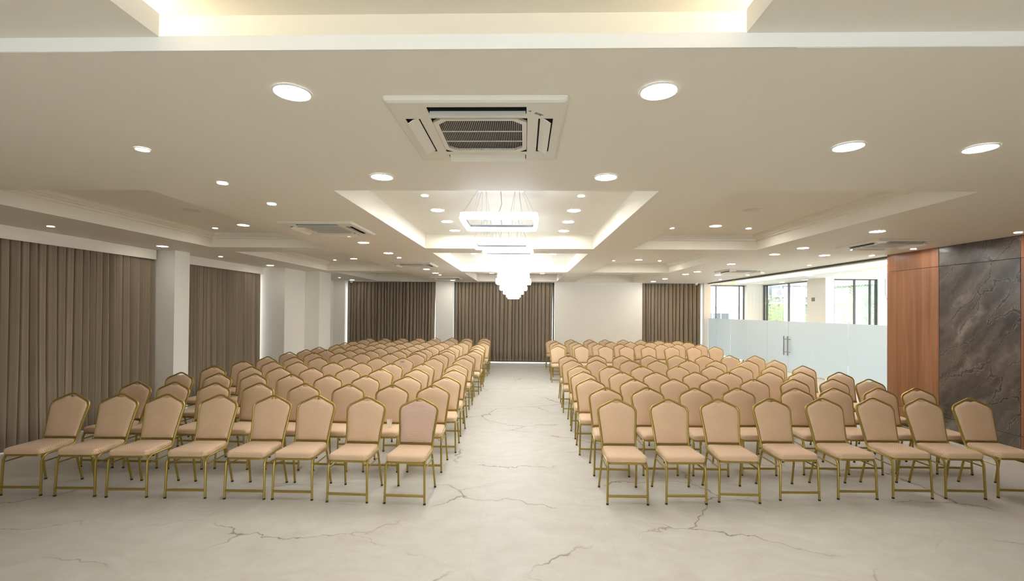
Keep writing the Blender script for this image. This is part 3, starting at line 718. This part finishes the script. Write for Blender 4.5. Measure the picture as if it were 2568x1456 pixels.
# ------------------------------------------------------------------ downlights
def downlight(x, y, z, r, big, label, group, left):
    t = thing('downlight', label, 'downlight', (x, y, z), 0, group)
    g = G(); n_ = 28
    g.lathe([(r*1.0,-.001),(r*1.12,-.001),(r*1.12,-.004),(r*1.02,-.008),(r*1.0,-.006)], 0, 0, n_)
    # open ring: drop the two caps
    g.f = g.f[:-2]; g.mi = g.mi[:-2]
    recalc(g.build('bezel', M['white'], t))
    G().lathe([(r,-.002),(r*.99,-.005)], 0, 0, n_).build('diffuser', M['dim' if left else 'big' if big else 'small'], t)
    return t
first_d = {}
def dl(x, y, z, big, label, group, r=None):
    left = x < -4; key = (big, left); r_ = r or (.084 if big else .04)
    if key in first_d: return dup(first_d[key], (x, y, z-.0), 0, label, group)
    t = downlight(x, y, z, r_, big, label, group, left); first_d[key] = t; return t
def series(x, items, z, where, group):
    nb = {True: 0, False: 0}; tot = {b: sum(1 for q in items if q[1] == b) for b in (True, False)}
    for y, b in items:
        i = nb[b]; nb[b] += 1
        o = ORD[i] if i else 'frontmost'
        kind = 'round downlight' if b else 'tiny round spotlight'
        lab = f'{o} {kind} {where}' if tot[b] > 1 else f'only {kind} {where}'
        dl(x, y, z, b, lab, group)
B_, S_ = True, False
series(-6.38, [(6.06,S_),(7.99,B_),(9.55,S_),(11.45,B_),(15.82,S_),(17.0,B_)], CEIL, 'in the line beside the left curtains', 'downlights beside the left curtains')
series(-2.61, [(3.08,S_),(3.92,S_),(4.70,S_),(6.72,B_),(7.43,B_),(8.81,B_),(9.57,S_),(12.28,B_),(13.54,B_),(14.26,S_),(16.81,B_)], CEIL, 'in the line between left and center recesses', 'downlights left of the center recesses')
for x, s in ((-1.165,'left'), (.65,'right')):
    dl(x, 2.27, CEIL, B_, f'large round downlight beside the {s} end of the front air conditioner', 'downlights around the front air conditioner')
    dl(x, 3.73, CEIL, B_, f'round downlight before the {s} front corner of the first center recess', 'downlights around the front air conditioner')
    series(x, [(5.35,S_),(6.13,B_),(6.92,B_),(7.70,B_)], CEIL+.25, f'{s} of the chandeliers in the first center recess', 'downlights in the first center recess')
    series(x, [(10.84,B_),(11.7,S_),(12.53,B_)], CEIL+.25, f'{s} of the chandeliers in the second center recess', 'downlights in the second center recess')
    dl(x, 16.55, CEIL+.25, B_, f'round downlight {s} of the chandelier in the last center recess', 'downlights in the last center recess')
for k_, (y_b, y_s) in enumerate(((7.28, 7.57), (12.09, 12.45))):
    w_ = ('first', 'second')[k_]
    dl(-4.5, y_b, CEIL+.25, B_, f'round downlight in the {w_} recess beside the left curtains', 'downlights in the left side recesses')
    dl(-5.155, y_s, CEIL+.25, S_, f'tiny round spotlight in the {w_} recess beside the left curtains', 'downlights in the left side recesses')
    dl(2.94, (7.2, 11.97)[k_], CEIL+.25, B_, f'round downlight in the {w_} recess on the glass side', 'downlights in the right side recesses')
    for x, s in ((2.33,'aisle side'), (3.54,'glass side')):
        dl(x, (7.4, 12.2)[k_], CEIL+.25, S_, f'tiny round spotlight in the {w_} right recess, on its {s}', 'downlights in the right side recesses')
dl(2.09, 3.04, CEIL, B_, 'large round downlight alone on the right front ceiling, nearer the middle', 'downlights on the right front ceiling')
dl(2.95, 3.07, CEIL, B_, 'large round downlight alone on the right front ceiling, nearer the wood wall', 'downlights on the right front ceiling')
series(4.63, [(6.19,B_),(7.81,B_),(8.68,B_),(10.48,B_),(12.51,B_),(13.41,B_),(15.33,B_),(16.71,B_)], CEIL, 'in the line beside the right recesses', 'downlights beside the right recesses')
series(5.60, [(7.95,B_),(8.78,B_),(13.52,B_)], CEIL, 'in the middle of the right ceiling band', 'downlights in the right ceiling band')
series(6.46, [(6.22,S_),(7.85,S_),(8.77,S_),(10.66,S_),(12.72,S_),(13.55,S_),(15.43,S_)], CEIL, 'in the line beside the glass partition', 'downlights beside the glass partition')
# round speakers
for x, y, s in ((2.96,6.11,'first right recess'), (-4.52,6.17,'first left recess')):
    t = thing('ceiling_speaker', f'round cream loudspeaker flush in the ceiling of the {s}', 'speaker', (x, y, CEIL+.25), 0, 'ceiling speakers')
    G().lathe([(.125,0),(.125,-.006),(.118,-.010),(.112,-.009)], 0, 0, 32).build('bezel', M['plastic'], t, True)
    G().lathe([(.111,-.008),(.10,-.0125),(.001,-.014)], 0, 0, 32).build('speaker_grille', M['flap'], t, True)
# security cameras
for x, y, s in ((-6.55,17.38,'left corner'), (6.40,17.38,'right corner by the glass partition')):
    t = thing('security_camera', f'small white dome camera under the ceiling at the far {s}', 'camera', (x, y, CEIL), 0, 'dome cameras')
    G().lathe([(.055,0),(.058,-.03),(.05,-.045),(.045,-.05)], 0, 0, 20).build('ceiling_mount', M['white'], t, True)
    G().lathe([(.045,-.045),(.042,-.07),(.028,-.088),(.004,-.094)], 0, 0, 20).build('dome', M['white'], t, True)
    G().lathe([(.016,-.06),(.016,-.072)], 0, -.034, 12).build('lens', M['ink'], t, True)

# ------------------------------------------------------------------ cassette air conditioners
def make_ac(label):
    t = thing('air_conditioner', label, 'air conditioner', (0,0,0), 0, 'ceiling cassette air conditioners')
    W = .475; ZB = -.032
    cells = []
    sl = [(-.26,.26,-.405,-.325), (-.26,.26,.325,.405), (-.405,-.325,-.26,.26), (.325,.405,-.26,.26)]
    gr = (-.265,.265,-.265,.265)
    def z(x, y):
        for a,b,c_,d in sl:
            if a < x < b and c_ < y < d: return None
        if gr[0] < x < gr[1] and gr[2] < y < gr[3]: return None
        return ZB
    xs_ = [-.455,.455,-.405,-.325,.325,.405,-.26,.26,-.265,.265]
    g = heightfield(xs_, xs_, z)
    # rim
    o1 = fillet([(-W,-W,0),(W,-W,0),(W,W,0),(-W,W,0)], .02, 4, True); 
    def rg(s_, zz_): return [(p.x*s_, p.y*s_, zz_) for p in o1]
    g2 = G(); g2.loops([rg(1,-.001), rg(1,-.012), rg(.985,-.024), rg(.957,ZB)]); g2.f = g2.f[:-2]; g2.mi = g2.mi[:-2]
    g.add(g2.v, g2.f)
    g.build('panel', M['plastic'], t)
    def sides(g, a, b, c_, d):
        for q in (((a,c_),(b,c_)), ((b,c_),(b,d)), ((b,d),(a,d)), ((a,d),(a,c_))):
            (xa,ya),(xb,yb) = q; g.face([(xa,ya,ZB+.0005),(xb,yb,ZB+.0005),(xb,yb,-.002),(xa,ya,-.002)])
        return g
    for a,b,c_,d in sl:
        sides(G().box(a,b,c_,d,-.0035,-.0015), a, b, c_, d).build('air_outlet', M['inner'], t)
        # vane tilted open, hinged at its inner edge
        v = G()
        hor = (b-a) > (d-c_)
        mx, my = (a+b)/2, (c_+d)/2
        ln = .255; 
        s_ = (1 if my > 0 else -1) if hor else (1 if mx > 0 else -1)
        inn = .335; ou = .392
        # section: a thin curved blade
        sec = [(inn, ZB+.004), ((inn+ou)/2, ZB-.008), (ou, ZB-.026), (ou+.002, ZB-.023), ((inn+ou)/2+.002, ZB-.003), (inn+.003, ZB+.008)]
        if hor and s_ < 0: sec = [(inn+.004, ZB+.006), (inn+.010, ZB-.012), (inn+.018, ZB-.030), (inn+.021, ZB-.029), (inn+.013, ZB-.010), (inn+.007, ZB+.007)]
        r0 = []; r1 = []
        for q, zz_ in sec:
            if hor: r0.append((-ln, s_*q, zz_)); r1.append((ln, s_*q, zz_))
            else: r0.append((s_*q, -ln, zz_)); r1.append((s_*q, ln, zz_))
        v.loops([r0, r1]); recalc(v.build('vane', M['plastic'], t))
    sides(G().box(gr[0],gr[1],gr[2],gr[3],-.0045,-.002), *gr).build('filter', M['inner'], t)
    # intake grille: chamfered frame, slats and cross bars
    g = G(); c0 = .235; ch = .05
    octo = [(-c0+ch,-c0),(c0-ch,-c0),(c0,-c0+ch),(c0,c0-ch),(c0-ch,c0),(-c0+ch,c0),(-c0,c0-ch),(-c0,-c0+ch)]
    sq = .262; outer = [(-sq+.05,-sq),(sq-.05,-sq),(sq,-sq+.05),(sq,sq-.05),(sq-.05,sq),(-sq+.05,sq),(-sq,sq-.05),(-sq,-sq+.05)]
    for i in range(8):
        j = (i+1)%8
        a, b, e, f_ = outer[i], outer[j], octo[j], octo[i]
        g.face([(*a,ZB-.004),(*b,ZB-.004),(*e,ZB-.002),(*f_,ZB-.002)]); g.face([(*f_,ZB-.002),(*e,ZB-.002),(*e,ZB+.012),(*f_,ZB+.012)]); g.face([(*b,ZB-.004),(*a,ZB-.004),(*a,ZB+.01),(*b,ZB+.01)])
    ns = 44
    for i in range(1, ns):
        x = -c0+2*c0*i/ns; e = c0-max(0, abs(x)-(c0-ch))
        g.box(x-.0011, x+.0011, -e, e, ZB-.001, ZB+.002)
    for y in (-c0/3, c0/3): g.box(-c0, c0, y-.0018, y+.0018, ZB-.002, ZB+.003)
    g.build('grille', M['plastic'], t)
    return t
ac = make_ac('large open cassette air conditioner in the ceiling before the first center recess')
ac.location = (-.255, 2.78, CEIL)
AC = [(-2.60,6.09,'first ceiling air conditioner in the band left of the chandeliers'), (-2.62,11.0,'second ceiling air conditioner in the band left of the chandeliers'), (-2.62,15.6,'last ceiling air conditioner in the band left of the chandeliers'),
      (5.58,7.27,'nearer ceiling air conditioner in the right band by the glass'), (5.58,12.12,'farther ceiling air conditioner in the right band by the glass')]
for x, y, l in AC: dup(ac, (x, y, CEIL), 0, l)
# badge on the front unit: three-diamond mark and maker's lettering
ang = math.radians(41)
bd = textmesh('MITSUBISHI\nELECTRIC', .011, M['ink'], 'badge_lettering', .0003); bd.parent = ac; bd.location = (.315, -.325, -.0325)
X = Vector((math.cos(ang), math.sin(ang), 0)); Zv = Vector((0,0,-1)); Y = Zv.cross(X)
bd.matrix_local = Matrix.Translation((.325, -.318, -.0328)) @ Matrix((X, Y, Zv)).transposed().to_4x4()
g = G()
for a in (90, 210, 330):
    d = Vector((math.cos(math.radians(a)), math.sin(math.radians(a)), 0)); e = Vector((-d.y, d.x, 0)); r = .011
    g.add([p for h in (0,.0006) for p in (Vector((0,0,h)), d*r*.5+e*r*.29+Vector((0,0,h)), d*r+Vector((0,0,h)), d*r*.5-e*r*.29+Vector((0,0,h)))], [(3,2,1,0),(4,5,6,7)])
bl = g.build('badge_emblem', M['ink'], ac); bl.matrix_local = Matrix.Translation((.278, -.357, -.0328)) @ Matrix((X, Y, Zv)).transposed().to_4x4()

# ------------------------------------------------------------------ chandeliers
def rr_ring(wx, wy, rad, n=5): return fillet([(-wx/2,-wy/2,0),(wx/2,-wy/2,0),(wx/2,wy/2,0),(-wx/2,wy/2,0)], rad, n, True)
def band(g, wx, wy, rad, th, z0, z1):
    """upright band following a rounded rectangle"""
    o = rr_ring(wx, wy, rad); i = rr_ring(wx-2*th, wy-2*th, max(rad-th, .01))
    n_ = len(o); b = len(g.v)
    for P, z in ((o,z0),(o,z1),(i,z1),(i,z0)): g.v += [(p.x,p.y,z) for p in P]
    for k_ in range(n_):
        q = (k_+1)%n_
        for r in range(4):
            s_ = (r+1)%4; g.f.append((b+r*n_+k_, b+r*n_+q, b+s_*n_+q, b+s_*n_+k_)); g.mi.append(g.cur)
    return g
def tier(t, wx, wy, zt, h, name='light_ring', cm='crystal'):
    """one glowing crystal ring: grey carcass with a groove, bright rim above it, crystal band below"""
    band(G(), wx-.010, wy-.010, .06, .029, zt-h*.46, zt-.003).build('carcass', M['chassis'], t)
    band(G(), wx, wy, .066, .005, zt-h*.22, zt).build('rim', M[cm], t)
    g = band(G(), wx+.004, wy+.004, .068, .036, zt-h, zt-h*.38); b = g.build(name, M[cm], t)
    # bevelled crystal drops around the band
    g = G(); P = rr_ring(wx+.010, wy+.010, .07, 3); L = 0
    rnd = random.Random(int(wx*1000)); n_ = len(P)
    for k_ in range(n_):
        a, c_ = P[k_], P[(k_+1)%n_]; d = (c_-a); m_ = max(1, int(d.length/.03)); nn = Vector((d.y,-d.x,0)).normalized()
        for q in range(m_):
            p = a+d*((q+.5)/m_); e = d.normalized()*min(.012, d.length/m_*.45); z = zt-h*rnd.uniform(.45,.8); s_ = h*.14
            tip = p+nn*.006+Vector((0,0,z))
            cs = [p+e+Vector((0,0,z)), p+Vector((0,0,z+s_)), p-e+Vector((0,0,z)), p+Vector((0,0,z-s_))]
            for r in range(4): g.face([cs[r], cs[(r+1)%4], tip])
    g.build('crystal_drops', M[cm], b)
def chandelier(label, loc, tiers, plate_z, cm='crystal'):
    t = thing('chandelier', label, 'chandelier', loc, 0, 'crystal ring chandeliers')
    pw = .52
    G().bbox(-pw/2, pw/2, -.07, .07, plate_z-.025, plate_z, .004).build('canopy_plate', M['chrome'], t)
    for wx, wy, zt, h in tiers: tier(t, wx, wy, zt, h, cm=cm)
    wx, wy, zt, h = tiers[0]
    for s in (-1, 1):
        for k_, u in enumerate((.24,.20,.16)):
            for v in (-1, 1):
                G().tube([(s*u, v*.03, plate_z-.02), (s*wx*(.46,.30,.15)[k_], v*(wy/2-.03), zt-.01)], .0016, 5).build('suspension_wire', M['wire'], t)
    G().tube([(.0,0,plate_z-.02), (.012,.01,(plate_z+zt)/2), (0,-wy/2+.03,zt-.01)], .004, 6).build('power_cord', M['wire'], t, True)
    for wx2, wy2, zt2, h2 in tiers[1:]:
        for s in (-1, 1):
            for v in (-1, 1): G().tube([(s*(wx2/2-.03), v*(wy2/2-.03), zt2-.01), (s*(wx2/2-.03), v*(wy2/2-.03), zt-.02)], .0016, 5).build('suspension_wire', M['wire'], t)
    return t
PZ = CEIL+.25
RT = EYE+.992
chandelier('frontmost square glowing crystal chandelier in the first center recess', (-.265, 5.03, 0), [(.80,.74,RT,.072)], PZ)
chandelier('unseen square chandelier added behind the camera to light the front of the hall', (-.32, -.35, 0), [(.80,.74,RT,.072)], Z3)  # extra lamp out of view, added to brighten the lip and front rows
chandelier('second square glowing chandelier, middle of the first center recess', (-.34, 6.70, 0), [(.80,.74,RT,.072)], PZ)
chandelier('third square glowing chandelier at the rear of the first center recess', (-.265, 7.62, 0), [(.80,.62,RT-.01,.072)], PZ)
chandelier('fourth square glowing chandelier at the front of the second center recess', (-.46, 9.70, 0), [(.80,.70,RT-.005,.08)], PZ)
chandelier('fifth square glowing chandelier behind the fourth, set further right', (-.24, 10.75, 0), [(.80,.70,RT+.0,.085)], PZ)
chandelier('stepped crystal chandelier with tiers narrowing downward at the back of the hall', (-.28, 12.2, 0),
           [(.82,.70,EYE+.95,.14), (.90,.74,EYE+.81,.12), (.70,.60,EYE+.67,.14), (.52,.46,EYE+.53,.105), (.36,.34,EYE+.435,.09), (.28,.27,EYE+.36,.06)], PZ, 'crystal2')
